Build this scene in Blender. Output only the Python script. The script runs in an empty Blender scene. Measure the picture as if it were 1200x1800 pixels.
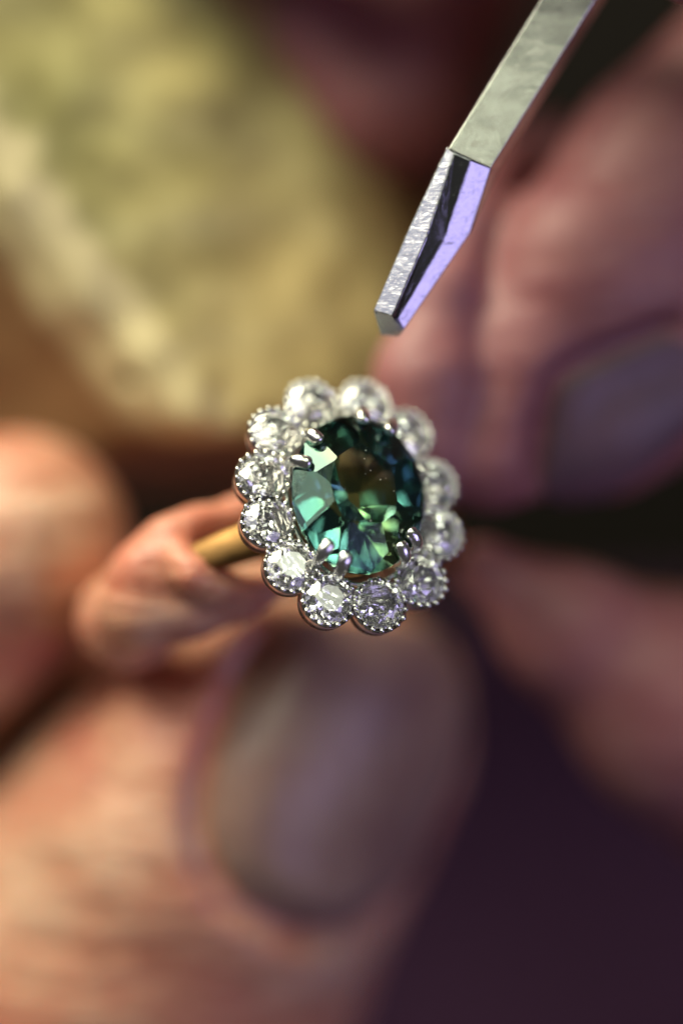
import bpy, bmesh, math, random
import numpy as np
from mathutils import Matrix, Vector

random.seed(7); rng = np.random.default_rng(7)
MM = 0.001
scene = bpy.context.scene
COL = scene.collection
K = 33.0          # photograph pixels per millimetre in the focus plane
D = 251.0         # camera to focus plane, mm
# "view frame": x right, y up, z towards the lens, millimetres, origin in the focus plane
W = Matrix.Translation((0, 0, 1.0)) @ Matrix.Rotation(math.radians(40), 4, 'X')
WS = W @ Matrix.Diagonal((MM, MM, MM, 1))

# ------------------------------------------------------------------ camera
cam_d = bpy.data.cameras.new("camera")
cam = bpy.data.objects.new("camera", cam_d); COL.objects.link(cam)
cam.matrix_world = W @ Matrix.Translation((0, 0, D * MM))
cam_d.sensor_fit = 'VERTICAL'
cam_d.sensor_height = 36.0
cam_d.lens = 36.0 * D / (1800 / K)
cam_d.clip_start = 0.01; cam_d.clip_end = 20
cam_d.dof.use_dof = True
cam_d.dof.focus_distance = D * MM
cam_d.dof.aperture_fstop = 5.1
scene.camera = cam
scene.render.resolution_x = 682; scene.render.resolution_y = 1024

# ------------------------------------------------------------------ world: a dim workshop
world = bpy.data.worlds.new("World"); scene.world = world
world.use_nodes = True
bgn = world.node_tree.nodes["Background"]
bgn.inputs[0].default_value = (0.42, 0.41, 0.38, 1); bgn.inputs[1].default_value = 0.13

# ------------------------------------------------------------------ lamps
def area_lamp(name, pos, aim, sx, sy, radiance, color):
    l = bpy.data.lights.new(name, 'AREA'); l.shape = 'RECTANGLE'
    l.size = sx * MM; l.size_y = sy * MM
    l.energy = radiance * math.pi * (sx * MM) * (sy * MM)
    l.color = color
    o = bpy.data.objects.new(name, l); COL.objects.link(o)
    p = W @ Vector([c * MM for c in pos]); a = W @ Vector([c * MM for c in aim])
    o.matrix_world = Matrix.Translation(p) @ (p - a).to_track_quat('Z', 'Y').to_matrix().to_4x4()
    return o
area_lamp("bench_lamp", (-190, 300, 75), (0, 0, -10), 280, 170, 16.5, (1.0, 0.95, 0.70))
area_lamp("tube_lamp", (40, 260, 330), (0, 0, 0), 300, 30, 11.0, (0.93, 1.0, 0.74))
area_lamp("fill_lamp", (-260, 420, 560), (0, 0, 0), 330, 330, 3.4, (0.97, 1.0, 0.74))  # added overhead fill, brightens the diamonds
area_lamp("side_lamp", (-300, 175, 235), (0, 0, -10), 190, 200, 1.5, (0.90, 0.90, 1.0))
area_lamp("window_light", (290, -116, 240), (0, 0, 0), 210, 170, 3.6, (0.58, 0.50, 1.0))
area_lamp("glint_lamp", (137, 167, 304), (0, 0, 0), 74, 74, 4.2, (0.94, 1.0, 0.80))  # added small lamp that makes the halo stones' tables glow

scene.view_settings.view_transform = 'Standard'
scene.view_settings.look = 'None'
scene.view_settings.exposure = 0
scene.view_settings.gamma = 1
scene.cycles.max_bounces = 20
scene.cycles.transmission_bounces = 18
scene.cycles.glossy_bounces = 10
scene.cycles.diffuse_bounces = 3
scene.cycles.sample_clamp_indirect = 12
scene.cycles.use_denoising = True
scene.cycles.denoising_prefilter = 'ACCURATE'

# ------------------------------------------------------------------ helpers
def at(px, py, z=0.0):
    """point on the sight line of photograph pixel (px,py) at view depth z (mm)"""
    s = (D - z) / D
    return np.array([(px - 600) / K * s, (900 - py) / K * s, z])

def rad(pix, z):
    return pix / K * (D - z) / D

def props(o, label=None, cat=None, group=None, kind=None):
    if label: o["label"] = label
    if cat: o["category"] = cat
    if group: o["group"] = group
    if kind: o["kind"] = kind
    return o

def mesh_obj(name, verts, faces, mat, parent=None, smooth=True, M=None):
    me = bpy.data.meshes.new(name)
    me.from_pydata([tuple(map(float, v)) for v in verts], [], [tuple(map(int, f)) for f in faces])
    if smooth:
        me.polygons.foreach_set("use_smooth", [True] * len(me.polygons))
    me.materials.append(mat); me.update()
    o = bpy.data.objects.new(name, me); COL.objects.link(o)
    if parent: o.parent = parent
    if M is not None: o.matrix_local = M
    return o

def bm_obj(name, bm, mat, parent=None, smooth=False, M=None):
    me = bpy.data.meshes.new(name); bm.to_mesh(me); bm.free()
    if smooth: me.polygons.foreach_set("use_smooth", [True] * len(me.polygons))
    me.materials.append(mat); me.update()
    o = bpy.data.objects.new(name, me); COL.objects.link(o)
    if parent: o.parent = parent
    if M is not None: o.matrix_local = M
    return o

# ------------------------------------------------------------------ materials
def new_mat(name):
    m = bpy.data.materials.new(name); m.use_nodes = True
    nt = m.node_tree; nt.nodes.clear()
    out = nt.nodes.new("ShaderNodeOutputMaterial")
    return m, nt, out

def N(nt, typ, **kw):
    n = nt.nodes.new(typ)
    for k, v in kw.items():
        if k.startswith("i_"):
            key = k[2:].replace("_", " ")
            n.inputs[key].default_value = v
        else: setattr(n, k, v)
    return n

def ramp(nt, src, stops):
    r = nt.nodes.new("ShaderNodeValToRGB")
    e = r.color_ramp.elements
    while len(e) < len(stops): e.new(0.5)
    for i, (p, c) in enumerate(stops):
        e[i].position = p; e[i].color = (*c, 1)
    nt.links.new(src, r.inputs[0]); return r

def coords(nt, scale=(1, 1, 1), rot=(0, 0, 0)):
    tc = nt.nodes.new("ShaderNodeTexCoord"); mp = nt.nodes.new("ShaderNodeMapping")
    mp.inputs["Scale"].default_value = scale; mp.inputs["Rotation"].default_value = rot
    nt.links.new(tc.outputs["Object"], mp.inputs[0]); return mp.outputs[0]

def noise(nt, vec, scale, detail=4, rough=0.6, dist=0.0):
    n = N(nt, "ShaderNodeTexNoise", i_Scale=scale, i_Detail=detail, i_Roughness=rough, i_Distortion=dist)
    nt.links.new(vec, n.inputs["Vector"]); return n.outputs[0]

def bump(nt, h, strength, dist, prev=None):
    b = N(nt, "ShaderNodeBump", i_Strength=strength, i_Distance=dist)
    nt.links.new(h, b.inputs["Height"])
    if prev: nt.links.new(prev, b.inputs["Normal"])
    return b.outputs[0]

def mix_col(nt, fac, a, b, blend='MIX'):
    m = nt.nodes.new("ShaderNodeMix"); m.data_type = 'RGBA'; m.blend_type = blend
    for sock, v in ((m.inputs[0], fac), (m.inputs[6], a), (m.inputs[7], b)):
        if isinstance(v, bpy.types.NodeSocket): nt.links.new(v, sock)
        elif isinstance(v, (int, float)): sock.default_value = v
        else: sock.default_value = (*v, 1)
    return m.outputs[2]

def skin_mat(name, pale, mid, red, crease_rot=(0, 0, 0), crease=0.5, blotch=0.55, lines=0.5, rough=0.38):
    m, nt, out = new_mat(name)
    v = coords(nt, (1, 1, 1))
    n1 = noise(nt, v, 110, 5, 0.6)
    base = ramp(nt, n1, [(0.32, red), (0.5, mid), (0.68, pale)]).outputs[0]
    n2 = noise(nt, v, 420, 4, 0.6)
    spot = ramp(nt, n2, [(0.30, (0.62, 0.50, 0.48)), (0.44, (1, 1, 1))]).outputs[0]
    c = mix_col(nt, blotch, base, spot, 'MULTIPLY')
    cv = coords(nt, (1, 4, 1), crease_rot)
    cr = noise(nt, cv, 150, 3, 0.5, 0.3)
    vo = nt.nodes.new("ShaderNodeTexVoronoi"); vo.feature = 'DISTANCE_TO_EDGE'; vo.inputs["Scale"].default_value = 1500
    nt.links.new(coords(nt, (1, 1.6, 1), crease_rot), vo.inputs["Vector"])
    vr = nt.nodes.new("ShaderNodeMapRange"); vr.inputs[2].default_value = 0.12; nt.links.new(vo.outputs["Distance"], vr.inputs[0])
    b1 = bump(nt, cr, crease, 0.0007)
    b2 = bump(nt, vr.outputs[0], 0.2, 0.00012, b1)
    line = ramp(nt, cr, [(0.36, (0.74, 0.56, 0.50)), (0.46, (1, 1, 1))]).outputs[0]
    c = mix_col(nt, lines, c, line, 'MULTIPLY')
    p = nt.nodes.new("ShaderNodeBsdfPrincipled")
    nt.links.new(c, p.inputs["Base Color"]); nt.links.new(b2, p.inputs["Normal"])
    p.inputs["Roughness"].default_value = rough
    p.inputs["Specular IOR Level"].default_value = 0.45
    p.inputs["Subsurface Weight"].default_value = 0.35
    p.inputs["Subsurface Radius"].default_value = (1.0, 0.35, 0.2)
    p.inputs["Subsurface Scale"].default_value = 0.0022
    nt.links.new(p.outputs[0], out.inputs[0])
    return m

def nail_mat(name, c1, c2, rough=0.3):
    m, nt, out = new_mat(name)
    v = coords(nt, (9, 1, 1))
    s = noise(nt, v, 160, 3)
    n = noise(nt, coords(nt), 150, 3)
    base = ramp(nt, n, [(0.35, c1), (0.65, c2)]).outputs[0]
    p = nt.nodes.new("ShaderNodeBsdfPrincipled")
    nt.links.new(base, p.inputs["Base Color"])
    nt.links.new(bump(nt, s, 0.25, 0.0004), p.inputs["Normal"])
    p.inputs["Roughness"].default_value = rough
    p.inputs["Subsurface Weight"].default_value = 0.15
    p.inputs["Subsurface Scale"].default_value = 0.001
    nt.links.new(p.outputs[0], out.inputs[0])
    return m

def metal(name, color, rough, scratch=0.15, sc=3000, stretch=(1, 1, 1)):
    m, nt, out = new_mat(name)
    v = coords(nt, stretch)
    n = noise(nt, v, sc, 4, 0.6)
    p = nt.nodes.new("ShaderNodeBsdfPrincipled")
    p.inputs["Base Color"].default_value = (*color, 1)
    p.inputs["Metallic"].default_value = 1
    r = nt.nodes.new("ShaderNodeMapRange")
    r.inputs[3].default_value = rough * 0.6; r.inputs[4].default_value = rough * 1.5
    nt.links.new(n, r.inputs[0]); nt.links.new(r.outputs[0], p.inputs["Roughness"])
    nt.links.new(bump(nt, n, scratch, 0.00008), p.inputs["Normal"])
    nt.links.new(p.outputs[0], out.inputs[0])
    return m

M_white = metal("white_gold", (0.88, 0.86, 0.84), 0.20, 0.6, 2200)
M_bead = metal("milgrain_metal", (0.90, 0.90, 0.86), 0.16, 0.2, 4000)
M_rose = metal("rose_gold", (0.46, 0.29, 0.22), 0.28, 0.3, 2000)
M_gold = metal("yellow_gold", (0.36, 0.20, 0.075), 0.48, 0.6, 1500)

def diamond_mat():
    m, nt, out = new_mat("diamond_material")
    g = nt.nodes.new("ShaderNodeBsdfGlass")
    g.inputs["Color"].default_value = (1, 1, 1, 1)
    g.inputs["Roughness"].default_value = 0.0
    g.inputs["IOR"].default_value = 2.417
    nt.links.new(g.outputs[0], out.inputs[0])
    return m
M_diamond = diamond_mat()

ZA, ZB = -3.6, 4.6
def sapphire_mat():
    m, nt, out = new_mat("sapphire_material")
    # colour zoning of a parti stone: teal body with an olive-yellow zone (object space)
    tc = nt.nodes.new("ShaderNodeTexCoord")
    mp = nt.nodes.new("ShaderNodeMapping")
    mp.vector_type = 'POINT'
    nt.links.new(tc.outputs["Object"], mp.inputs[0])
    mp.inputs["Scale"].default_value = (1000, 1000, 1000)
    sep = nt.nodes.new("ShaderNodeSeparateXYZ"); nt.links.new(mp.outputs[0], sep.inputs[0])
    nz = noise(nt, tc.outputs["Object"], 300, 2)
    # distance from a band through the stone
    ma = nt.nodes.new("ShaderNodeMath"); ma.operation = 'MULTIPLY_ADD'
    nt.links.new(nz, ma.inputs[0]); ma.inputs[1].default_value = 2.0
    dz = nt.nodes.new('ShaderNodeVectorMath'); dz.operation = 'DOT_PRODUCT'
    nt.links.new(mp.outputs[0], dz.inputs[0]); dz.inputs[1].default_value = (-0.55, 0.85, 0.0)
    nt.links.new(dz.outputs['Value'], ma.inputs[2])
    mr = nt.nodes.new("ShaderNodeMapRange")
    nt.links.new(ma.outputs[0], mr.inputs[0])
    mr.inputs[1].default_value = ZA; mr.inputs[2].default_value = ZB
    zc = ramp(nt, mr.outputs[0], [(0.0, (0.52, 0.77, 0.75)), (0.40, (0.52, 0.765, 0.72)), (0.52, (0.82, 0.88, 0.66)),
                                  (0.60, (0.40, 0.50, 0.45)), (0.85, (0.38, 0.48, 0.52))])
    g = nt.nodes.new("ShaderNodeBsdfGlass")
    g.inputs["Roughness"].default_value = 0.0
    g.inputs["IOR"].default_value = 1.77
    nt.links.new(zc.outputs[0], g.inputs["Color"])
    nt.links.new(g.outputs[0], out.inputs[0])
    return m
M_sapphire = sapphire_mat()

# ================================================================== THE RING
th = math.radians(27)
d = np.array([0.64, 0.77]); d /= np.linalg.norm(d)
e1 = np.array([d[0] * math.cos(th), d[1] * math.cos(th), -math.sin(th)])
e2 = np.array([-d[1], d[0], 0.0])
nn = np.array([d[0] * math.sin(th), d[1] * math.sin(th), math.cos(th)])
RC = at(614, 885, -2.0)
ring = bpy.data.objects.new("ring", None); COL.objects.link(ring)
ring.empty_display_size = 0.005
Rm = Matrix(((e1[0], e2[0], nn[0], RC[0] * MM), (e1[1], e2[1], nn[1], RC[1] * MM), (e1[2], e2[2], nn[2], RC[2] * MM), (0, 0, 0, 1)))
ring.matrix_world = W @ Rm
props(ring, "ring with an oval blue-green sapphire inside a scalloped halo of twelve white diamonds", "ring")
def ring_pt(v):            # view mm -> ring-local mm
    v = np.asarray(v) - RC
    return np.array([v @ e1, v @ e2, v @ nn])
def ring_h(px, py, h):     # ring-local point where the sight line of a pixel meets height h
    p = at(px, py, 0); o = np.array([0, 0, D]); r = p - o
    q = RC + nn * h; t = np.dot(q - o, nn) / np.dot(r, nn)
    return ring_pt(o + t * r)

def cut_stone(r, table, crown_a, star_a, ug_a, pav_a, lg_a, g, sx=1.0, sy=1.0, ph=0.0, jit=0.0, seed=0, F=8):
    """faceted stone by planar cuts; r girdle radius in mm; girdle plane z=0"""
    bm = bmesh.new(); bmesh.ops.create_cube(bm, size=4.0)
    rd = math.radians
    h = g + (1 - table) * math.tan(rd(crown_a))
    planes = [((0, 0, 1), h)]
    def pl(az, a, dist_, up=1):
        az += ph
        planes.append(((math.sin(a) * math.cos(az), math.sin(a) * math.sin(az), up * math.cos(a)), dist_))
    for k in range(32):
        az = k * math.pi / 16 + math.pi / 32 + ph
        planes.append(((math.cos(az), math.sin(az), 0), math.cos(math.pi / 32)))
    rj = np.random.default_rng(seed)
    J = lambda: rj.normal(0, jit) if jit else 0.0
    st = 2 * math.pi / F
    for k in range(F):
        az = k * st
        a = rd(crown_a + J()); pl(az + rd(J()), a, math.sin(a) + math.cos(a) * g)
        a = rd(star_a + J()); pl(az + st / 2, a, math.sin(a) * table * math.cos(st / 2) + math.cos(a) * h)
        a = rd(pav_a + J() * .5); pl(az + rd(J()), a, math.sin(a) + math.cos(a) * g, -1)
        for s in (-1, 1):
            a = rd(ug_a + J()); pl(az + s * st / 4, a, math.sin(a) * math.cos(st / 4) + math.cos(a) * g)
            a = rd(lg_a + J() * .5); pl(az + s * st / 4, a, math.sin(a) * math.cos(st / 4) + math.cos(a) * g, -1)
    for n, ds in planes:
        n = Vector(n)
        res = bmesh.ops.bisect_plane(bm, geom=bm.verts[:] + bm.edges[:] + bm.faces[:], dist=1e-6,
                                     plane_co=n * ds, plane_no=n, clear_outer=True)
        ed = [e for e in res['geom_cut'] if isinstance(e, bmesh.types.BMEdge)]
        if len(ed) > 2:
            vs = [v for v in res['geom_cut'] if isinstance(v, bmesh.types.BMVert)]
            bound = [e for e in ed if len(e.link_faces) < 2]
            if len(bound) > 2: bmesh.ops.contextual_create(bm, geom=bound)
    bmesh.ops.remove_doubles(bm, verts=bm.verts[:], dist=1e-5)
    bmesh.ops.recalc_face_normals(bm, faces=bm.faces[:])
    for v in bm.verts:
        v.co.x *= r * sx * MM; v.co.y *= r * sy * MM; v.co.z *= r * MM
    return bm

# ---- diamonds, bezels and milgrain of the halo
petals = [(3.32, 5.09), (5.62, 2.91), (5.86, 0.0), (4.35, -2.87), (2.21, -4.91), (-0.75, -5.87), (-3.42, -4.74),
          (-5.41, -2.58), (-5.09, 0.25), (-3.92, 2.78), (-2.09, 4.62), (0.62, 5.79)]
# pull each petal half way onto the fitted oval so the halo is even but hand made
ca, aa, bb, ang = np.array([0.256, -0.026]), 6.23, 5.08, math.radians(47.57)
Rr = np.array([[math.cos(ang), math.sin(ang)], [-math.sin(ang), math.cos(ang)]])
PT = []
for p in petals:
    q = Rr @ (np.array(p) - ca); s = 1 / math.hypot(q[0] / aa, q[1] / bb)
    q2 = q * (0.3 + 0.7 * s); PT.append(Rr.T @ (q2 * 0.965) + ca + np.array([-0.12, 0.0]))
R_OUT, R_ST = 1.52, 1.32

def lathe(profile, seg, closed=False):
    vs, fs = [], []
    n = len(profile)
    for k in range(seg):
        a = 2 * math.pi * k / seg
        for (r, z) in profile: vs.append((r * math.cos(a) * MM, r * math.sin(a) * MM, z * MM))
    for k in range(seg):
        for j in range(n - 1 if not closed else n):
            a, b = k * n + j, k * n + (j + 1) % n
            c, e = ((k + 1) % seg) * n + (j + 1) % n, ((k + 1) % seg) * n + j
            fs.append((a, e, c, b))
    return vs, fs

cup_prof = [(R_OUT - .07, .06), (R_OUT, -.02), (R_OUT - .02, -.5), (R_OUT - .14, -1.15), (R_OUT - .5, -1.25), (0.25, -1.3),
            (0.02, -1.16), (R_ST - .42, -0.75), (R_ST - .04, -.16), (R_ST + .01, .03)]
cup_v, cup_f = lathe(cup_prof, 40)
rim_prof = [(R_OUT - .17 + .10 * math.cos(t), -1.12 + .13 * math.sin(t)) for t in np.linspace(0, 2 * math.pi, 9)[:-1]]
rim_v, rim_f = lathe(rim_prof, 40, True)
stone_bm = cut_stone(R_ST, 0.55, 34.5, 20, 41, 40.9, 42.2, 0.03)
stone_me = None
bead_v, bead_f = [], []
for j in range(1, 5):
    for k in range(7):
        t = math.pi * j / 5; a = 2 * math.pi * (k + .5 * (j % 2)) / 7
        bead_v.append((0.168 * math.sin(t) * math.cos(a) * MM, 0.168 * math.sin(t) * math.sin(a) * MM, 0.168 * math.cos(t) * MM))
for j in range(3):
    for k in range(7):
        bead_f.append((j * 7 + k, (j + 1) * 7 + k, (j + 1) * 7 + (k + 1) % 7, j * 7 + (k + 1) % 7))
bead_f.append(tuple(range(7))); bead_f.append(tuple(reversed(range(21, 28))))
first = {}
def shared(name, key, maker, parent, M):
    if key in first:
        o = first[key].copy(); COL.objects.link(o); o.parent = parent; o.matrix_local = M
        o.name = name; return o
    o = maker(); o.parent = parent; o.matrix_local = M; first[key] = o; return o

tilts = {8: (0.0, 0.0), 4: (4, 2)}
for i, p in enumerate(PT):
    out = np.array(p) - ca; out /= np.linalg.norm(out)
    # each cup leans outwards a little
    tilt = math.radians(7 + rng.uniform(-2, 2))
    nz = Vector((out[0] * math.sin(tilt), out[1] * math.sin(tilt), math.cos(tilt)))
    Q = Vector((0, 0, 1)).rotation_difference(nz).to_matrix().to_4x4()
    Mb = Matrix.Translation((p[0] * MM, p[1] * MM, 0)) @ Q @ Matrix.Rotation(rng.uniform(0, 6.28), 4, 'Z')
    cup = shared("bezel_cup", "cup", lambda: mesh_obj("bezel_cup", cup_v, cup_f, M_white), ring, Mb)
    shared("rim", "rim", lambda: mesh_obj("rim", rim_v, rim_f, M_rose), cup, Matrix.Identity(4))
    tx, ty = rng.uniform(-1.6, 1.6, 2)
    Ms = Mb @ Matrix.Translation((0, 0, 0.0)) @ Matrix.Rotation(math.radians(tx), 4, 'X') @ Matrix.Rotation(math.radians(ty), 4, 'Y')
    shared("diamond", "dia", lambda: bm_obj("diamond", stone_bm, M_diamond), ring, Ms)
    nb = 18
    for k in range(nb):
        a = 2 * math.pi * k / nb
        jr = rng.uniform(-.03, .03)
        w = Mb.to_3x3() @ Vector((math.cos(a), math.sin(a), 0))
        pos = np.array([p[0] + w.x * R_OUT, p[1] + w.y * R_OUT])
        dd = sorted(np.linalg.norm(pos - np.array(q)) for q in PT)
        if dd[1] < R_OUT - 0.12: continue
        sc = rng.uniform(0.82, 1.12)
        Mk = Matrix.Translation(((R_OUT - .10 + jr) * math.cos(a) * MM, (R_OUT - .10 + jr) * math.sin(a) * MM, 0.07 * MM)) \
            @ Matrix.Rotation(rng.uniform(0, 3), 4, 'Z') @ Matrix.Diagonal((sc, sc * rng.uniform(.85, 1.1), sc, 1))
        shared("bead", "bead", lambda: mesh_obj("bead", bead_v, bead_f, M_bead), cup, Mk)

# ---- sapphire
SH = 1.3
TB, CR, ST, UG, PV, LG, PH, JT, SD, FO = 0.55, 34, 24, 44, 37, 41, 12, 2.5, 26, 8
sap_ang = math.radians(-144.97)
sc_, sa, sb = np.array([0.0756, -0.0428]), 4.53, 3.69
sap_bm = cut_stone(1.0, TB, CR, ST, UG, PV, LG, 0.03, sx=sa, sy=sb, ph=math.radians(PH), jit=JT, seed=SD, F=FO)
for v in sap_bm.verts: v.co.z *= 3.95
Msap = Matrix.Translation((sc_[0] * MM, sc_[1] * MM, SH * MM)) @ Matrix.Rotation(sap_ang, 4, 'Z')
sap = bm_obj("sapphire", sap_bm, M_sapphire, ring, False, Msap)

# ---- specks of polishing dust on the sapphire's table
_m, _nt, _out = new_mat("dust_material")
_p = _nt.nodes.new("ShaderNodeBsdfPrincipled"); _p.inputs["Base Color"].default_value = (0.8, 0.8, 0.76, 1); _nt.links.new(_p.outputs[0], _out.inputs[0])
tab_z = max(v.co.z for v in sap.data.vertices)
for k in range(11):
    a, r_ = rng.uniform(0, 6.28), 1.9 * math.sqrt(rng.uniform(0, 1)); sz = rng.uniform(0.012, 0.026) / 0.168
    if "dust" not in first: first["dust"] = mesh_obj("dust_speck", bead_v, bead_f, _m); dsp = first["dust"]
    else: dsp = first["dust"].copy(); COL.objects.link(dsp)
    dsp.parent = sap
    dsp.matrix_local = Matrix.Translation((r_ * 1.15 * math.cos(a) * MM, r_ * .9 * math.sin(a) * MM, tab_z + 0.008 * MM)) @ Matrix.Diagonal((sz, sz * 1.4, sz * .6, 1))

# ---- tubes
def tube(path, radii, seg=14, flat=1.0, caps=True, up=None):
    """closed tube through points (mm); returns verts in metres"""
    path = [np.asarray(p, float) for p in path]
    vs, fs = [], []
    n = len(path)
    prev = None
    for i in range(n):
        t = path[min(i + 1, n - 1)] - path[max(i - 1, 0)]; t /= np.linalg.norm(t)
        if prev is None:
            a = np.array(up if up is not None else (0.3, 0.2, 1.0)); a = a - t * (a @ t); a /= np.linalg.norm(a)
        else:
            a = prev - t * (prev @ t); a /= np.linalg.norm(a)
        prev = a; b = np.cross(t, a)
        for k in range(seg):
            q = 2 * math.pi * k / seg
            v = path[i] + radii[i] * (math.cos(q) * a * flat + math.sin(q) * b)
            vs.append(v * MM)
    for i in range(n - 1):
        for k in range(seg):
            fs.append((i * seg + k, i * seg + (k + 1) % seg, (i + 1) * seg + (k + 1) % seg, (i + 1) * seg + k))
    if caps:
        fs.append(tuple(reversed(range(seg)))); fs.append(tuple((n - 1) * seg + k for k in range(seg)))
    return vs, fs

def catmull(P, m=6):
    P = [np.asarray(p, float) for p in P]; Q = [2 * P[0] - P[1]] + P + [2 * P[-1] - P[-2]]; out = []
    for i in range(1, len(Q) - 2):
        for k in range(m):
            t = k / m
            out.append(.5 * ((2 * Q[i]) + (-Q[i - 1] + Q[i + 1]) * t + (2 * Q[i - 1] - 5 * Q[i] + 4 * Q[i + 1] - Q[i + 2]) * t * t
                             + (-Q[i - 1] + 3 * Q[i] - 3 * Q[i + 1] + Q[i + 2]) * t ** 3))
    out.append(P[-1]); return out

# ---- eight claws in four pairs, folded over the crown
tips = [(553, 762), (533, 808), (640, 757), (681, 768), (727, 938), (706, 958), (575, 962), (606, 990)]
for (tx, ty) in tips:
    tip = ring_h(tx, ty, SH + 0.95)
    o2 = tip[:2] - sc_
    ln = np.linalg.norm(o2); u = o2 / ln
    # girdle radius in this direction
    q = np.array([u[0] * math.cos(sap_ang) + u[1] * math.sin(sap_ang), -u[0] * math.sin(sap_ang) + u[1] * math.cos(sap_ang)])
    gr = 1 / math.hypot(q[0] / sa, q[1] / sb)
    c3 = np.array([*sc_, 0])
    U = np.array([*u, 0])
    P = [c3 + U * (gr - 1.5) + (0, 0, -2.2), c3 + U * (gr - 0.5) + (0, 0, -0.6), c3 + U * (gr + 0.22) + (0, 0, SH - 0.25),
         c3 + U * (gr + 0.20) + (0, 0, SH + 0.28), c3 + U * (gr - 0.10) + (0, 0, SH + 0.62), c3 + U * (gr - 0.48) + (0, 0, SH + 0.76),
         c3 + U * (gr - 0.72) + (0, 0, SH + 0.76)]
    path = catmull(P, 5); m = len(path)
    radii = []
    for i in range(m):
        t = i / (m - 1)
        r = 0.30 if t < .45 else 0.30 + 0.10 * math.sin((t - .45) / .55 * math.pi * .75)
        if t > .82: r *= max(0.12, math.sqrt(max(0, 1 - ((t - .82) / .19) ** 2)))
        radii.append(r)
    v, f = tube(path, radii, 14, 0.85)
    mesh_obj("claw", v, f, M_white, ring)

# ---- oval gallery rails under the sapphire, plate closing the halo underneath
def oval_rail(name, ca_, a, b, ang_, z, r, mat, flat=1.0, seg=64):
    vs, fs = [], []
    ns = 10
    for k in range(seg):
        t = 2 * math.pi * k / seg
        c = np.array([a * math.cos(t), b * math.sin(t)]); nrm = np.array([math.cos(t) / a, math.sin(t) / b]); nrm /= np.linalg.norm(nrm)
        for j in range(ns):
            q = 2 * math.pi * j / ns
            x, y = c + nrm * r * math.cos(q)
            X = x * math.cos(ang_) - y * math.sin(ang_) + ca_[0]; Y = x * math.sin(ang_) + y * math.cos(ang_) + ca_[1]
            vs.append((X * MM, Y * MM, (z + r * flat * math.sin(q)) * MM))
    for k in range(seg):
        for j in range(ns):
            fs.append((k * ns + j, ((k + 1) % seg) * ns + j, ((k + 1) % seg) * ns + (j + 1) % ns, k * ns + (j + 1) % ns))
    return mesh_obj(name, vs, fs, mat, ring)
oval_rail("gallery_rail", sc_, 3.6, 2.8, sap_ang, 0.05, 0.22, M_white)
oval_rail("gallery_rail", sc_, 2.7, 1.95, sap_ang, -1.5, 0.3, M_white)
oval_rail("halo_rail", ca, aa - .95, bb - .95, ang, -0.75, 0.55, M_white, 0.7)

vs, fs = [], []
prof = [(-1.30, 0.0), (-1.42, -0.35), (-1.9, -1.2), (-2.3, -2.2), (-2.5, -2.2), (-2.1, -1.2), (-1.62, -0.30), (-1.50, 0.05)]
for k in range(72):
    t = 2 * math.pi * k / 72
    for (o_, z_) in prof:
        x = (aa + o_) * math.cos(t); y = (bb + o_) * math.sin(t)
        vs.append(((x * math.cos(ang) - y * math.sin(ang) + ca[0]) * MM, (x * math.sin(ang) + y * math.cos(ang) + ca[1]) * MM, z_ * MM))
for k in range(72):
    for j in range(8):
        fs.append((k * 8 + j, ((k + 1) % 72) * 8 + j, ((k + 1) % 72) * 8 + (j + 1) % 8, k * 8 + (j + 1) % 8))
mesh_obj("gallery_wall", vs, fs, M_white, ring)

# ---- shank
t3 = np.array([-0.93, -0.17, 0.34]); t3 = t3 - nn * (t3 @ nn); t3 /= np.linalg.norm(t3)
tl = np.array([t3 @ e1, t3 @ e2, 0.0]); wl = np.cross((0, 0, 1.0), tl)
R_H = 9.3; HC = np.array([0.1, 0.0, -(R_H + 2.5)])
vs, fs = [], []
seg, ns = 96, 16
for k in range(seg):
    a = 2 * math.pi * k / seg
    rdir = math.cos(a) * np.array([0, 0, 1.0]) + math.sin(a) * tl
    top = math.exp(-((min(a, 2 * math.pi - a)) / 0.6) ** 2)
    wdt = 0.85 + 0.45 * top; thk = 0.65 + 0.3 * top
    for j in range(ns):
        q = 2 * math.pi * j / ns
        cx = math.copysign(abs(math.cos(q)) ** 0.6, math.cos(q)); sx_ = math.copysign(abs(math.sin(q)) ** 0.75, math.sin(q))
        vs.append((HC + rdir * (R_H + thk * sx_) + wl * wdt * cx) * MM)
for k in range(seg):
    for j in range(ns):
        fs.append((k * ns + j, k * ns + (j + 1) % ns, ((k + 1) % seg) * ns + (j + 1) % ns, ((k + 1) % seg) * ns + j))
mesh_obj("shank", vs, fs, M_gold, ring)
# struts joining the shank to the halo
for s in (-1, 1):
    for w_ in (-1, 1):
        P = [np.array([0, 0, -3.1]) + tl * s * 4.2 + wl * w_ * .5 + np.array([0.1, 0, -1.0]), tl * s * 4.2 + wl * w_ * 1.3 + np.array([0.2, 0, -2.9]),
             tl * s * 4.3 + wl * w_ * 2.0 + np.array([0.25, 0, -1.75])]
        v, f = tube(catmull(P, 5), [0.42] * 11, 10)
        mesh_obj("strut", v, f, M_gold, ring)

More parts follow.
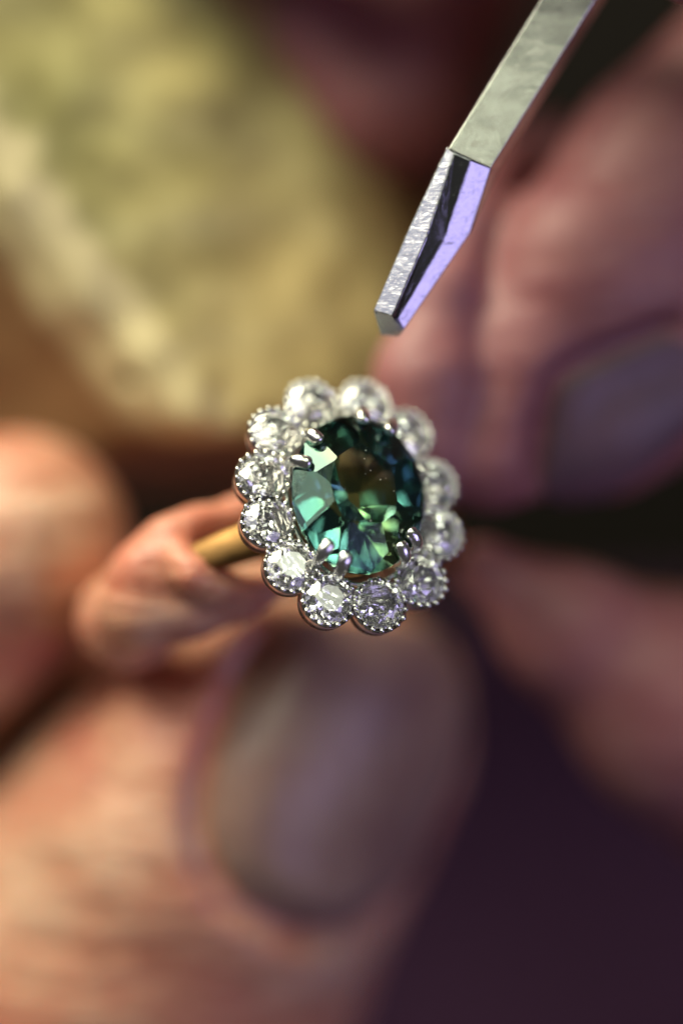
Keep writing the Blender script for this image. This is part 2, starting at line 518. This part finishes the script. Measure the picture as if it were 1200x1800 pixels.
# ================================================================== implicit bodies (hands, wooden pin)
class Field:
    def __init__(s, lo, hi, vox):
        s.lo = np.array(lo, float); s.vox = vox
        s.n = np.ceil((np.array(hi) - s.lo) / vox).astype(int) + 1
        s.f = np.full(s.n, 6.0, np.float32)
    def box(s, a, b):
        i0 = np.clip(np.floor((a - s.lo) / s.vox).astype(int), 0, s.n); i1 = np.clip(np.ceil((b - s.lo) / s.vox).astype(int) + 1, 0, s.n)
        if np.any(i1 <= i0): return None
        ax = [s.lo[k] + s.vox * np.arange(i0[k], i1[k], dtype=np.float32) for k in range(3)]
        G = np.meshgrid(*ax, indexing='ij', sparse=True)
        return tuple(slice(i0[k], i1[k]) for k in range(3)), G
    def blend(s, sl, dnew, k):
        old = s.f[sl]
        h = np.clip(0.5 + 0.5 * (old - dnew) / k, 0, 1)
        s.f[sl] = old * (1 - h) + dnew * h - k * h * (1 - h)
    def cut(s, sl, dnew, k):
        old = s.f[sl]; dn = -dnew
        h = np.clip(0.5 - 0.5 * (old - dn) / k, 0, 1)
        s.f[sl] = old * (1 - h) + dn * h + k * h * (1 - h)
    def cone(s, a, b, ra, rb, k=2.0, cut=False):
        a = np.asarray(a, float); b = np.asarray(b, float)
        m = max(ra, rb) + k + 6
        r = s.box(np.minimum(a, b) - m, np.maximum(a, b) + m)
        if r is None: return
        sl, (X, Y, Z) = r
        ab = b - a; L = float(ab @ ab) + 1e-9
        t = np.clip(((X - a[0]) * ab[0] + (Y - a[1]) * ab[1] + (Z - a[2]) * ab[2]) / L, 0, 1)
        dd = np.sqrt((X - a[0] - t * ab[0]) ** 2 + (Y - a[1] - t * ab[1]) ** 2 + (Z - a[2] - t * ab[2]) ** 2) - (ra + (rb - ra) * t)
        (s.cut if cut else s.blend)(sl, dd.astype(np.float32), k)
    def begin(s): s.keep = s.f; s.f = np.full(s.n, 6.0, np.float32)
    def end(s, k=0.5):
        new = s.f; s.f = s.keep
        s.blend(np.s_[:, :, :], new, k)
    def chain(s, pts, k=2.0, cut=False):
        for (p, r), (q, u) in zip(pts[:-1], pts[1:]): s.cone(p, q, r, u, k, cut)
    def sample(s, P):
        g = (P - s.lo) / s.vox; g = np.clip(g, 0, s.n - 1.001); i = g.astype(int); w = g - i
        out = 0
        for c in range(8):
            o = np.array([(c >> 2) & 1, (c >> 1) & 1, c & 1]); j = i + o
            ww = np.prod(np.where(o, w, 1 - w), axis=1)
            out = out + ww * s.f[j[:, 0], j[:, 1], j[:, 2]]
        return out
    def grad(s, P):
        g = np.stack([s.sample(P + e) - s.sample(P - e) for e in np.eye(3) * 0.8], 1)
        return g / (np.linalg.norm(g, axis=1, keepdims=True) + 1e-9)
    def march(s, px, py, z0=10.0):
        """first surface point along the sight lines of the pixels"""
        o = np.array([0, 0, D]); A = np.stack([(px - 600) / K, (900 - py) / K, np.zeros_like(px)], 1).astype(float)
        r = A - o; r /= np.linalg.norm(r, axis=1, keepdims=True)
        t = np.full(len(px), D - z0)
        for _ in range(260):
            v = s.sample(o + r * t[:, None]); t = t + np.clip(v * 0.7, -.5, 1.2)
        return o + r * t[:, None]
    def mesh(s):
        """naive surface nets"""
        f = s.f; nx, ny, nz = f.shape
        ins = f < 0
        c = np.zeros((nx - 1, ny - 1, nz - 1), np.uint8)
        for a in (0, 1):
            for b in (0, 1):
                for e in (0, 1): c += ins[a:nx - 1 + a, b:ny - 1 + b, e:nz - 1 + e]
        I = np.argwhere((c > 0) & (c < 8))
        idx = np.full(c.shape, -1, np.int32); idx[tuple(I.T)] = np.arange(len(I))
        acc = np.zeros((len(I), 3)); cnt = np.zeros(len(I))
        cor = [np.array([(q >> 2) & 1, (q >> 1) & 1, q & 1]) for q in range(8)]
        for q in range(8):
            for w in range(q + 1, 8):
                if np.abs(cor[q] - cor[w]).sum() != 1: continue
                va = f[tuple((I + cor[q]).T)]; vb = f[tuple((I + cor[w]).T)]
                m = (va < 0) != (vb < 0)
                t = va[m] / (va[m] - vb[m])
                acc[m] += cor[q] + (cor[w] - cor[q]) * t[:, None]; cnt[m] += 1
        V = s.lo + s.vox * (I + acc / cnt[:, None])
        F = []
        for ax in range(3):
            o = [np.s_[:-1]] * 3
            A = f[:-1, :, :] if ax == 0 else f[:, :-1, :] if ax == 1 else f[:, :, :-1]
            B = f[1:, :, :] if ax == 0 else f[:, 1:, :] if ax == 1 else f[:, :, 1:]
            E_ = np.argwhere((A < 0) != (B < 0))
            b1, b2 = [(1, 2), (2, 0), (0, 1)][ax]
            m = (E_[:, b1] > 0) & (E_[:, b2] > 0) & (E_[:, b1] < f.shape[b1] - 1) & (E_[:, b2] < f.shape[b2] - 1)
            E_ = E_[m]
            u = np.zeros(3, int); u[b1] = 1; w = np.zeros(3, int); w[b2] = 1
            q = [idx[tuple((E_ - a).T)] for a in (u * 0, u, u + w, w)]
            Q = np.stack(q, 1)
            flip = A[tuple(E_.T)] > 0
            Q[flip] = Q[flip][:, ::-1]
            F.append(Q)
        F = np.concatenate(F); F = F[(F >= 0).all(1)]
        return V, F

def big_mesh(name, V, F, mat, origin):
    o = bpy.data.objects.new(name, None)
    me = bpy.data.meshes.new(name)
    V = (V - origin) * MM
    me.vertices.add(len(V)); me.vertices.foreach_set("co", V.astype(np.float32).ravel())
    me.loops.add(len(F) * 4); me.loops.foreach_set("vertex_index", F.astype(np.int32).ravel())
    me.polygons.add(len(F)); me.polygons.foreach_set("loop_start", np.arange(0, len(F) * 4, 4, dtype=np.int32))
    me.polygons.foreach_set("loop_total", np.full(len(F), 4, np.int32))
    me.polygons.foreach_set("use_smooth", np.ones(len(F), bool))
    me.update(calc_edges=True); me.validate()
    me.materials.append(mat)
    bpy.data.objects.remove(o)
    o = bpy.data.objects.new(name, me); COL.objects.link(o)
    o.matrix_world = W @ Matrix.Translation([c * MM for c in origin])
    return o

def nail_plate(name, field, rows, mat, parent, origin, lift=0.45, thick=0.5, m=22, arch=0.0):
    """rows: (left px, left py, right px, right py) from free edge to root; lies on the finger"""
    L = catmull([np.array([r[0], r[1], 0.]) for r in rows], 5); R = catmull([np.array([r[2], r[3], 0.]) for r in rows], 5)
    n = len(L); u = np.linspace(0, 1, m)
    for i in range(n):                # keep the plate on the finger where it curves out of sight
        uu = np.linspace(0, 1, 40)
        X_ = L[i][0] + (R[i][0] - L[i][0]) * uu; Y_ = L[i][1] + (R[i][1] - L[i][1]) * uu
        H = field.march(X_, Y_); ok = (np.abs(field.sample(H)) < 0.2) & (H[:, 2] > H[0, 2] - 11)
        last = 39 if ok.all() else max(6, int(np.argmin(ok)) - 2)
        R[i] = L[i] + (R[i] - L[i]) * uu[last]
    Rx = np.array([r_[0] for r_ in R]); Rs = Rx.copy()
    for i in range(n): Rs[i] = Rx[max(0, i - 3):i + 4].min() * .5 + Rx[max(0, i - 3):i + 4].mean() * .5
    for i in range(n): R[i] = R[i].copy(); R[i][0] = min(Rs[i], Rx[i])
    px = np.concatenate([L[i][0] + (R[i][0] - L[i][0]) * u for i in range(n)]); py = np.concatenate([L[i][1] + (R[i][1] - L[i][1]) * u for i in range(n)])
    P = field.march(px, py); G = field.grad(P)
    P = P.reshape(n, m, 3); G = G.reshape(n, m, 3)
    for _ in range(3):                # even out the bed
        Z = P.copy(); Z[1:-1, 1:-1] = (P[:-2, 1:-1] + P[2:, 1:-1] + P[1:-1, :-2] + P[1:-1, 2:]) / 4; P = Z
    T = P + G * lift; B = P - G * thick
    V = np.concatenate([T.reshape(-1, 3), B.reshape(-1, 3)]); o = n * m; F = []
    for i in range(n - 1):
        for j in range(m - 1):
            a = i * m + j
            F.append((a, a + m, a + m + 1, a + 1)); F.append((o + a, o + a + 1, o + a + m + 1, o + a + m))
    bd = [j for j in range(m)] + [i * m + m - 1 for i in range(1, n)] + [(n - 1) * m + j for j in range(m - 2, -1, -1)] + [i * m for i in range(n - 2, 0, -1)]
    for a, b in zip(bd, bd[1:] + bd[:1]): F.append((a, b, o + b, o + a))
    return mesh_obj(name, (V - origin) * MM, F, mat, parent)

# ------------------------------------------------------------------ hand holding the ring
S_left = skin_mat("skin_warm", (0.70, 0.46, 0.33), (0.64, 0.31, 0.205), (0.56, 0.18, 0.125), (0, 0, 0.5), 0.8, 0.7, 0.6)
FL = Field((-62, -62, -62), (14, 10, 4), 0.55)
def q(px, py, z, r): return (at(px, py, z), r)
# thumb
FL.begin()
FL.chain([q(450, 1340, -17.5, 7.2), q(390, 1480, -20, 8.8), q(275, 1690, -25, 11.0), q(60, 1960, -32, 13.0), q(-260, 2300, -42, 15.5)], 3.0)
FL.chain([q(400, 1345, -18.5, 6.5), q(330, 1445, -21, 8.4), q(165, 1660, -28, 11.4)], 4.0)
FL.chain([q(490, 1172, -15.5, 3.6), q(590, 1180, -16.8, 3.4), q(715, 1200, -20.5, 3.2)], 4.0)
FL.chain([q(570, 1300, -20, 5.5), q(645, 1330, -23.5, 4.2), q(535, 1480, -26, 5.2), q(370, 1720, -30, 8)], 5.0)
FL.end(0.3)
# index finger pressing on the shank
FL.begin()
FL.chain([q(-200, 1500, -46, 9), q(90, 1230, -38, 4.5), q(185, 1120, -20, 2.0), q(225, 1095, -11.5, 2.2), q(262, 1062, -7.6, 2.1), q(335, 1062, -7.2, 1.6), q(420, 1042, -7.4, 1.2), q(500, 1010, -7.6, 1.1)], 1.6)
FL.chain([q(228, 1085, -10.5, 2.6), q(266, 1005, -7.0, 1.7), q(300, 955, -6.8, 1.25), q(350, 925, -7.2, 0.9), q(430, 905, -8.4, 0.95), q(520, 905, -9.0, 0.9)], 1.4)
FL.chain([q(330, 985, -10.5, 1.6), q(400, 975, -11, 1.8), q(470, 965, -11, 1.8)], 1.0)
FL.chain([q(362, 988, -5.2, 0.7), q(385, 978, -5.4, 1.2), q(450, 952, -5.2, 1.5)], 1.0, cut=True)
FL.chain([q(318, 978, -4.9, 0.85), q(340, 1010, -4.3, 0.95), q(378, 1030, -4.8, 0.8), q(430, 1036, -5.8, .8)], 1.0)
FL.end(0.3)
# middle finger curled behind, far left
FL.begin()
FL.chain([q(32, 955, -17.5, 6.4), q(-62, 1105, -22, 5.1), q(-190, 1310, -33, 5.0), q(-420, 1700, -38, 9)], 2.0)
FL.end(0.3)
# ring finger deeper
FL.chain([q(-260, 980, -34, 8.0), q(-420, 1300, -38, 8.5), q(-600, 1700, -44, 10)], 2.0)
# palm
FL.chain([q(-260, 2300, -40, 15), q(-420, 1800, -48, 13), q(-600, 1500, -54, 13)], 6.0)
def groove(field, pts, r=0.7, k=0.7, dz=0.0):
    c = catmull([np.array([x, y, 0.]) for x, y in pts], 5)
    P = field.march(np.array([p[0] for p in c]), np.array([p[1] for p in c]))
    for a_, b_ in zip(P[:-1], P[1:]): field.cone(a_ + (0, 0, dz), b_ + (0, 0, dz), r, r, k, True)
groove(FL, [(478, 1120), (435, 1180), (398, 1270), (366, 1370), (360, 1470), (405, 1565), (490, 1625), (590, 1645), (690, 1600)], 1.15, 0.7)
V, F = FL.mesh()
O_left = at(-300, 2100, -40)
hand_l = big_mesh("hand", V, F, S_left, O_left)
props(hand_l, "bare hand at the left and below, thumb and fingertips pinching the gold ring shank", "hand")
M_nail1 = nail_mat("nail_pale", (0.29, 0.165, 0.14), (0.36, 0.23, 0.185), 0.38)
nail_plate("thumbnail", FL, [(505, 1098, 815, 1112), (452, 1150, 860, 1190), (410, 1270, 860, 1290), (380, 1370, 830, 1400), (378, 1470, 770, 1500),
                       (425, 1560, 690, 1575), (500, 1612, 610, 1620)], M_nail1, hand_l, O_left, 0.5, 0.6)

# ------------------------------------------------------------------ hand holding the tool
S_right = skin_mat("skin_shaded", (0.33, 0.152, 0.158), (0.30, 0.118, 0.126), (0.255, 0.084, 0.098), (0, 0, -0.4), 0.3, 0.3, 0.25, 0.52)  # same skin as the other hand, shade painted in as a darker tone
FR = Field((-12, -22, -62), (56, 52, 8), 0.55)
# narrow edge of the forefinger beside the tool
FR.begin()
FR.chain([q(745, 790, -11, 3.1), q(752, 660, -10, 2.8), q(782, 510, -10.5, 1.9), q(836, 380, -12.5, 1.3), q(900, 270, -17, 1.2)], 1.2)
FR.chain([q(840, 620, -15, 2.5), q(880, 460, -17.5, 3.0), q(960, 300, -22, 3.4)], 1.0)
FR.end(0.8)
# middle finger, lit back with creases
FR.begin()
FR.chain([q(850, 790, -12, 3.3), q(925, 625, -12.5, 4.2), q(1040, 480, -13, 5.6), q(1200, 330, -15.5, 7.0), q(1560, 60, -22, 9)], 1.2)
FR.chain([q(880, 790, -13, 3.0), q(1050, 730, -15, 4.4), q(1250, 600, -17, 6)], 1.5)
FR.chain([q(960, 640, -14, 3.5), q(1130, 500, -15, 5), q(1350, 400, -18, 7)], 2.0)
FR.end(0.8)
# finger under it
FR.chain([q(850, 1000, -16, 1.7), q(1000, 1110, -17, 3.8), q(1200, 1240, -19, 6.4), q(1500, 1400, -24, 9)], 1.5)
# forefinger behind the tool
FR.begin()
FR.chain([q(560, 60, -27, 4.2), q(680, 160, -27, 5.2), q(740, 30, -31, 5.0), q(880, -300, -36, 7)], 2.5)
FR.end(0.5)
FR.chain([q(380, -300, -20, 6.5), q(520, -210, -14, 5.5), q(640, -190, -13, 5.4), q(800, -300, -20, 6.5), q(1100, -400, -34, 9)], 0.6)  # upper finger stretched out of view to shade the finger below
# unseen hand mass added above the picture to shade the fingers below
FR.chain([q(900, -280, -6, 5.5), q(1250, -240, 0, 6.5), q(1650, -60, -6, 8)], 4.0)
# palm, out of the picture
FR.chain([q(1700, 60, -30, 10), q(1750, 700, -36, 12), q(1600, 1330, -34, 11)], 6.0)
FR.chain([q(1100, -420, -34, 8), q(1700, -200, -34, 10)], 6.0)
groove(FR, [(945, 850), (958, 760), (985, 672), (1070, 622), (1180, 575)], 0.7, 0.6)
V, F = FR.mesh()
O_right = at(1600, 500, -34)
hand_r = big_mesh("hand", V, F, S_right, O_right)
props(hand_r, "creased hand with shade painted into its skin at the upper right whose fingers curl round the steel tool", "hand")
M_nail2 = nail_mat("nail_shaded", (0.10, 0.055, 0.075), (0.15, 0.08, 0.11), 0.45)  # nail colour darkened to paint in its shaded side
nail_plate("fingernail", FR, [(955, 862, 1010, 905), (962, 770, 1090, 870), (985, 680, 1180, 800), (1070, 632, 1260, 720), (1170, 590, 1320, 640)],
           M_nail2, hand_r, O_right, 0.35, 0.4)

# ================================================================== STEEL TOOL
def steel(name, base, rough, dark=1.0):
    m, nt, out = new_mat(name)
    v = coords(nt, (1, 1, 1)); st = coords(nt, (1, 14, 1), (0, 0, -0.55))
    n = noise(nt, st, 900, 5, 0.65); n2 = noise(nt, v, 500, 4)
    p = nt.nodes.new("ShaderNodeBsdfPrincipled")
    c = ramp(nt, n2, [(0.3, tuple(b * .72 for b in base)), (0.65, base)]).outputs[0]
    nt.links.new(c, p.inputs["Base Color"]); p.inputs["Metallic"].default_value = 1
    p.inputs["Roughness"].default_value = rough
    nt.links.new(bump(nt, n, 0.5, 0.00005), p.inputs["Normal"])
    nt.links.new(p.outputs[0], out.inputs[0]); return m
M_steel = steel("brushed_steel", (0.50, 0.49, 0.46), 0.27)
def hammered():
    m, nt, out = new_mat("ground_steel")
    v = coords(nt); n = noise(nt, v, 1400, 3, 0.5, 0.4); n2 = noise(nt, coords(nt, (1, 9, 1), (0, 0, 0.5)), 1500, 4)
    p = nt.nodes.new("ShaderNodeBsdfPrincipled")
    p.inputs["Base Color"].default_value = (0.33, 0.33, 0.35, 1); p.inputs["Metallic"].default_value = 1
    p.inputs["Roughness"].default_value = 0.15
    nt.links.new(bump(nt, n2, 0.25, 0.00005, bump(nt, n, 0.4, 0.00012)), p.inputs["Normal"])
    nt.links.new(p.outputs[0], out.inputs[0]); return m
M_ground = hammered()
O_tool = at(1020, -60, -6)
tool = bpy.data.objects.new("jeweller_tool", None); COL.objects.link(tool)
tool.matrix_world = W @ Matrix.Translation([c * MM for c in O_tool])
props(tool, "slim grey steel bar whose ground point slants down towards the ring", "tool")
def tool_poly(name, pts, faces, mat, bev=0.0):
    bm = bmesh.new(); vs = [bm.verts.new((np.array(p) - O_tool) * MM) for p in pts]
    for f in faces: bm.faces.new([vs[i] for i in f])
    bmesh.ops.recalc_face_normals(bm, faces=bm.faces[:])
    if bev: bmesh.ops.bevel(bm, geom=bm.edges[:], offset=bev * MM, segments=2, affect='EDGES', profile=0.5)
    return bm_obj(name, bm, mat, tool, False)
# shaft: slightly bowed bar, front face seen from the lens
ax3 = np.array([245 / K, 392 / K, 0]); 
secs = []
zz = -0.8
for i in range(9):
    t = i / 8
    l = np.array([787 + 243 * t, 262 - 392 * t]); r_ = np.array([862 + (1126 - 862) * t, 296 - 426 * t])
    secs.append((at(l[0], l[1], zz), at(r_[0], r_[1], zz - 0.12)))
    zz -= math.tan(math.radians(15 - 24 * t)) * 14.0 / 8
bk = np.array([0.55, 0.1, -2.6]); bl = np.array([0.15, 0.2, -2.6])
pts = []
for (l, r_) in secs: pts += [l, r_, r_ + bk, l + bl]
fc = [(3, 2, 1, 0), (32, 33, 34, 35)]
for i in range(8):
    for j in range(4):
        a_, b_ = i * 4 + j, i * 4 + (j + 1) % 4
        fc.append((a_, b_, b_ + 4, a_ + 4))
Lk, Rk = secs[0]
tool_poly("shaft", pts, fc, M_steel, 0.06)
# ground tip: left facet, hollow middle facet, right facet, end face
zk, zt2 = -0.8, 0.4
a0 = at(785, 258, -1.07); a1 = at(797, 268, -.83); a2 = at(827, 281, -.83); a3 = at(863, 295, -1.45)
m0 = at(718, 400, -1.13); m1 = at(749, 418, -.57); m2 = at(779, 425, -1.32); m3 = at(826, 410, -1.84)
b0 = at(655, 546, -1.13); b1 = at(689, 556, -.57); b2 = at(698, 560, -1.30); b3 = at(709, 581, -1.62)
c0 = at(668, 590, -2.1); c3 = at(700, 592, -2.4)
k0 = Lk + bl; k3 = Rk + bk
pts = [a0, a1, a2, a3, m0, m1, m2, m3, b0, b1, b2, b3, c0, c3, k0, k3]
fc = [(0, 1, 5, 4), (1, 2, 6, 5), (2, 3, 7, 6), (4, 5, 9, 8), (5, 6, 10, 9), (6, 7, 11, 10), (8, 9, 10, 11, 13, 12),
      (0, 4, 14), (4, 8, 12, 14), (3, 15, 7), (7, 15, 13, 11), (14, 12, 13, 15), (0, 14, 15, 3, 2, 1)]
tool_poly("tip", pts, fc, M_ground, 0.07)

# ================================================================== BENCH PIN (worn wood)
def wood():
    m, nt, out = new_mat("worn_wood")
    v = coords(nt, (1, 1, 1)); g = coords(nt, (1, 5, 1), (0, 0, 0.9))
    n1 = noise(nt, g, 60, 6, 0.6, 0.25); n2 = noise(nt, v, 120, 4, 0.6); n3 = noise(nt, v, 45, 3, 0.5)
    c = ramp(nt, n1, [(0.3, (0.40, 0.34, 0.145)), (0.5, (0.46, 0.40, 0.175)), (0.7, (0.51, 0.46, 0.235))]).outputs[0]
    dirt = ramp(nt, n2, [(0.36, (0.34, 0.32, 0.22)), (0.46, (1, 1, 1))]).outputs[0]
    c = mix_col(nt, 0.5, c, dirt, 'MULTIPLY')
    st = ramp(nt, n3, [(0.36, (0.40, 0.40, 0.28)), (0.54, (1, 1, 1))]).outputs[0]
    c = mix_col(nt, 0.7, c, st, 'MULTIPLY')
    n4 = noise(nt, v, 24, 2, 0.5)
    tan_ = ramp(nt, n4, [(0.40, (0.95, 1.0, 0.85)), (0.6, (1.15, 1.02, 1.05))]).outputs[0]
    c = mix_col(nt, 1.0, c, tan_, 'MULTIPLY')
    # fresh yellow wood where the working edge is chipped
    ed_ = nt.nodes.new("ShaderNodeVectorMath"); ed_.operation = 'DOT_PRODUCT'
    tc0 = nt.nodes.new("ShaderNodeTexCoord"); nt.links.new(tc0.outputs["Object"], ed_.inputs[0]); ed_.inputs[1].default_value = tuple(PIN_S * 1000)
    ea = nt.nodes.new("ShaderNodeMath"); ea.operation = 'MULTIPLY_ADD'; nt.links.new(noise(nt, v, 210, 3), ea.inputs[0]); ea.inputs[1].default_value = 9.0
    nt.links.new(ed_.outputs["Value"], ea.inputs[2])
    er = nt.nodes.new("ShaderNodeMapRange"); nt.links.new(ea.outputs[0], er.inputs[0])
    er.inputs[1].default_value = PIN_EDGE + 1.6; er.inputs[2].default_value = PIN_EDGE + 3.2; er.inputs[4].default_value = 0.8
    c = mix_col(nt, er.outputs[0], c, (0.68, 0.56, 0.32))
    # brown below the yellow working face
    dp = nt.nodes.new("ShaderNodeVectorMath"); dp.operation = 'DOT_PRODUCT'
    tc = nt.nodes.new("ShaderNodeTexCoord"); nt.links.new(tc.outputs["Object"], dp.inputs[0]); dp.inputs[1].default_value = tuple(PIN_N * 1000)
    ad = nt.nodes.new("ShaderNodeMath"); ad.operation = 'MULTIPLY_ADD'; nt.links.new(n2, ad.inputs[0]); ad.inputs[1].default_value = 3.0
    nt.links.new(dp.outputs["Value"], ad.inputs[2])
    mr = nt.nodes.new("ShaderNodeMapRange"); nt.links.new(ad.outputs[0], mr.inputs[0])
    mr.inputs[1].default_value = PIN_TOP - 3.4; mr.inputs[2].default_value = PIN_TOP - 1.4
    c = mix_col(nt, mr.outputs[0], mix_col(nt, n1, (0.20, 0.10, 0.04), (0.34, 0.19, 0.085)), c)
    p = nt.nodes.new("ShaderNodeBsdfPrincipled")
    nt.links.new(c, p.inputs["Base Color"]); p.inputs["Roughness"].default_value = 0.6
    nt.links.new(bump(nt, n1, 0.4, 0.0003), p.inputs["Normal"])
    nt.links.new(p.outputs[0], out.inputs[0]); return m
FB = Field((-42, -14, -62), (34, 52, -8), 0.6)
sl, (X, Y, Z) = FB.box(FB.lo, FB.lo + FB.vox * FB.n)
mN = np.array([0.28, 0.20, 0.94]); mN /= np.linalg.norm(mN)
eA, eB = at(0, 395, -18), at(330, 750, -13.5)
ed = eB - eA; ed = ed - mN * (ed @ mN); ed /= np.linalg.norm(ed)
sN = np.cross(mN, ed); sN = sN if sN[0] < 0 else -sN
sN = sN * 0.96 + mN * 0.28; sN /= np.linalg.norm(sN)
qN = np.array([0.05, -0.95, 0.1]); qN = qN - mN * (qN @ mN); qN /= np.linalg.norm(qN)
cs = (X * 0.9 + Y * 0.3 + Z * 0.4)
def lattice(shape, cell, seed):
    """smooth value noise on the voxel grid"""
    r = np.random.default_rng(seed)
    out_ = r.uniform(-1, 1, [int(n_ / cell) + 3 for n_ in shape]).astype(np.float32)
    for ax in range(3):
        t = np.arange(shape[ax]) / cell; i = t.astype(int); w = t - i; w = w * w * (3 - 2 * w)
        sh = [1, 1, 1]; sh[ax] = -1; w = w.reshape(sh).astype(np.float32)
        out_ = np.take(out_, i, ax) * (1 - w) + np.take(out_, i + 1, ax) * w
    return out_
shp = tuple(FB.n)
wob = 0.7 * lattice(shp, 16, 1) + 0.6 * lattice(shp, 7, 2) + 0.35 * lattice(shp, 3.5, 3)
def hs(n, p, off=0): return (X - p[0]) * n[0] + (Y - p[1]) * n[1] + (Z - p[2]) * n[2] - off
def smax(a, b, k):
    h = np.clip(0.5 - 0.5 * (b - a) / k, 0, 1); return b * (1 - h) + a * h + k * h * (1 - h)
dd = smax(hs(mN, eB), hs(sN, eB), 0.8)
dd = smax(dd, hs(qN, eB), 1.5)
dd = smax(dd, hs(-mN, eB, 20.0), 1.0)
dd = smax(dd, hs(np.array([0.80, 0.42, 0.25]), at(735, 330, -19.5)), 15.0)
dd = smax(dd, hs(np.array([1.0, 0, 0]), at(830, 300, -20)), 4.0)
dd = dd + wob * 0.6
FB.f[:] = dd.astype(np.float32)
e_ = FB.f
for ax in range(3):                          # close the block at the limits of the grid
    for sd in (0, -1):
        ix = [slice(None)] * 3; ix[ax] = sd; e_[tuple(ix)] = 3.0
# saw nick and file grooves on the working edge
FB.chain([(at(-60, 300, -19.5), 1.3), (at(60, 245, -19.0), 0.7)], 0.8, cut=True)
FB.chain([(at(395, 690, -14.0), 0.9), (at(400, 720, -14.2), 0.7)], 0.8, cut=True)
FB.chain([(at(240, 655, -16), 0.9), (at(262, 640, -15.5), 0.6)], 0.6, cut=True)
PIN_O = at(100, 100, -30)
PIN_N = mN; PIN_S = sN; PIN_EDGE = float((eB - PIN_O) @ sN); PIN_TOP = float((eB - PIN_O) @ mN)
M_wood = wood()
V, F = FB.mesh()
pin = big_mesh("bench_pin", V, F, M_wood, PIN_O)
props(pin, "worn wooden bench pin with chipped edge and dark stains behind the ring", "bench pin")

# ================================================================== BACKDROP
def cloth(name, c1, c2, rough=0.9):
    m, nt, out = new_mat(name)
    n = noise(nt, coords(nt), 25, 3)
    c = ramp(nt, n, [(0.35, c1), (0.65, c2)]).outputs[0]
    p = nt.nodes.new("ShaderNodeBsdfPrincipled")
    nt.links.new(c, p.inputs["Base Color"]); p.inputs["Roughness"].default_value = rough; p.inputs["Specular IOR Level"].default_value = 0.1
    w = N(nt, "ShaderNodeTexNoise", i_Scale=3000.0)
    nt.links.new(bump(nt, w.outputs[0], 0.4, 0.0002), p.inputs["Normal"])
    nt.links.new(p.outputs[0], out.inputs[0]); return m
M_apron = cloth("purple_cloth", (0.040, 0.017, 0.042), (0.065, 0.028, 0.058))
M_dark = cloth("shaded_leather", (0.006, 0.005, 0.004), (0.010, 0.008, 0.006))  # near-black leather tone stands for shade in the gaps between hands
def sheet(name, f, u0, u1, v0, v1, n, m, mat, thick):
    us = np.linspace(u0, u1, n); vs_ = np.linspace(v0, v1, m)
    P = np.array([f(u, v) for v in vs_ for u in us]); o = len(P)
    V = np.concatenate([P, P - (0, 0, thick)]); F = []
    for j in range(m - 1):
        for i in range(n - 1):
            a = j * n + i; F.append((a, a + 1, a + n + 1, a + n)); F.append((o + a, o + a + n, o + a + n + 1, o + a + 1))
    bd = list(range(n)) + [j * n + n - 1 for j in range(1, m)] + [(m - 1) * n + i for i in range(n - 2, -1, -1)] + [j * n for j in range(m - 2, 0, -1)]
    for a, b in zip(bd, bd[1:] + bd[:1]): F.append((a, o + a, o + b, b))
    org = P.mean(0)
    ob = mesh_obj(name, (V - org) * MM, F, mat)
    ob.matrix_world = W @ Matrix.Translation([c * MM for c in org]); return ob
fold = lambda u, v: np.array([u, v, -72 + 3.5 * math.sin(u * .09 + v * .03) + 2 * math.sin(u * .05 - v * .11 + 1)])
ap = sheet("apron", fold, -55, 48, -120, -6, 50, 50, M_apron, 1.5)
props(ap, "dark purple cloth apron hanging out of focus beneath the hands", "apron")
bk_ = sheet("shade_sheet", lambda u, v: np.array([u, v, -100 + 2 * math.sin(u * .02)]), -260, 260, -260, 260, 20, 20, M_dark, 3)
props(bk_, "near-black leather sheet behind everything, standing in for shade between the hands", kind="structure")
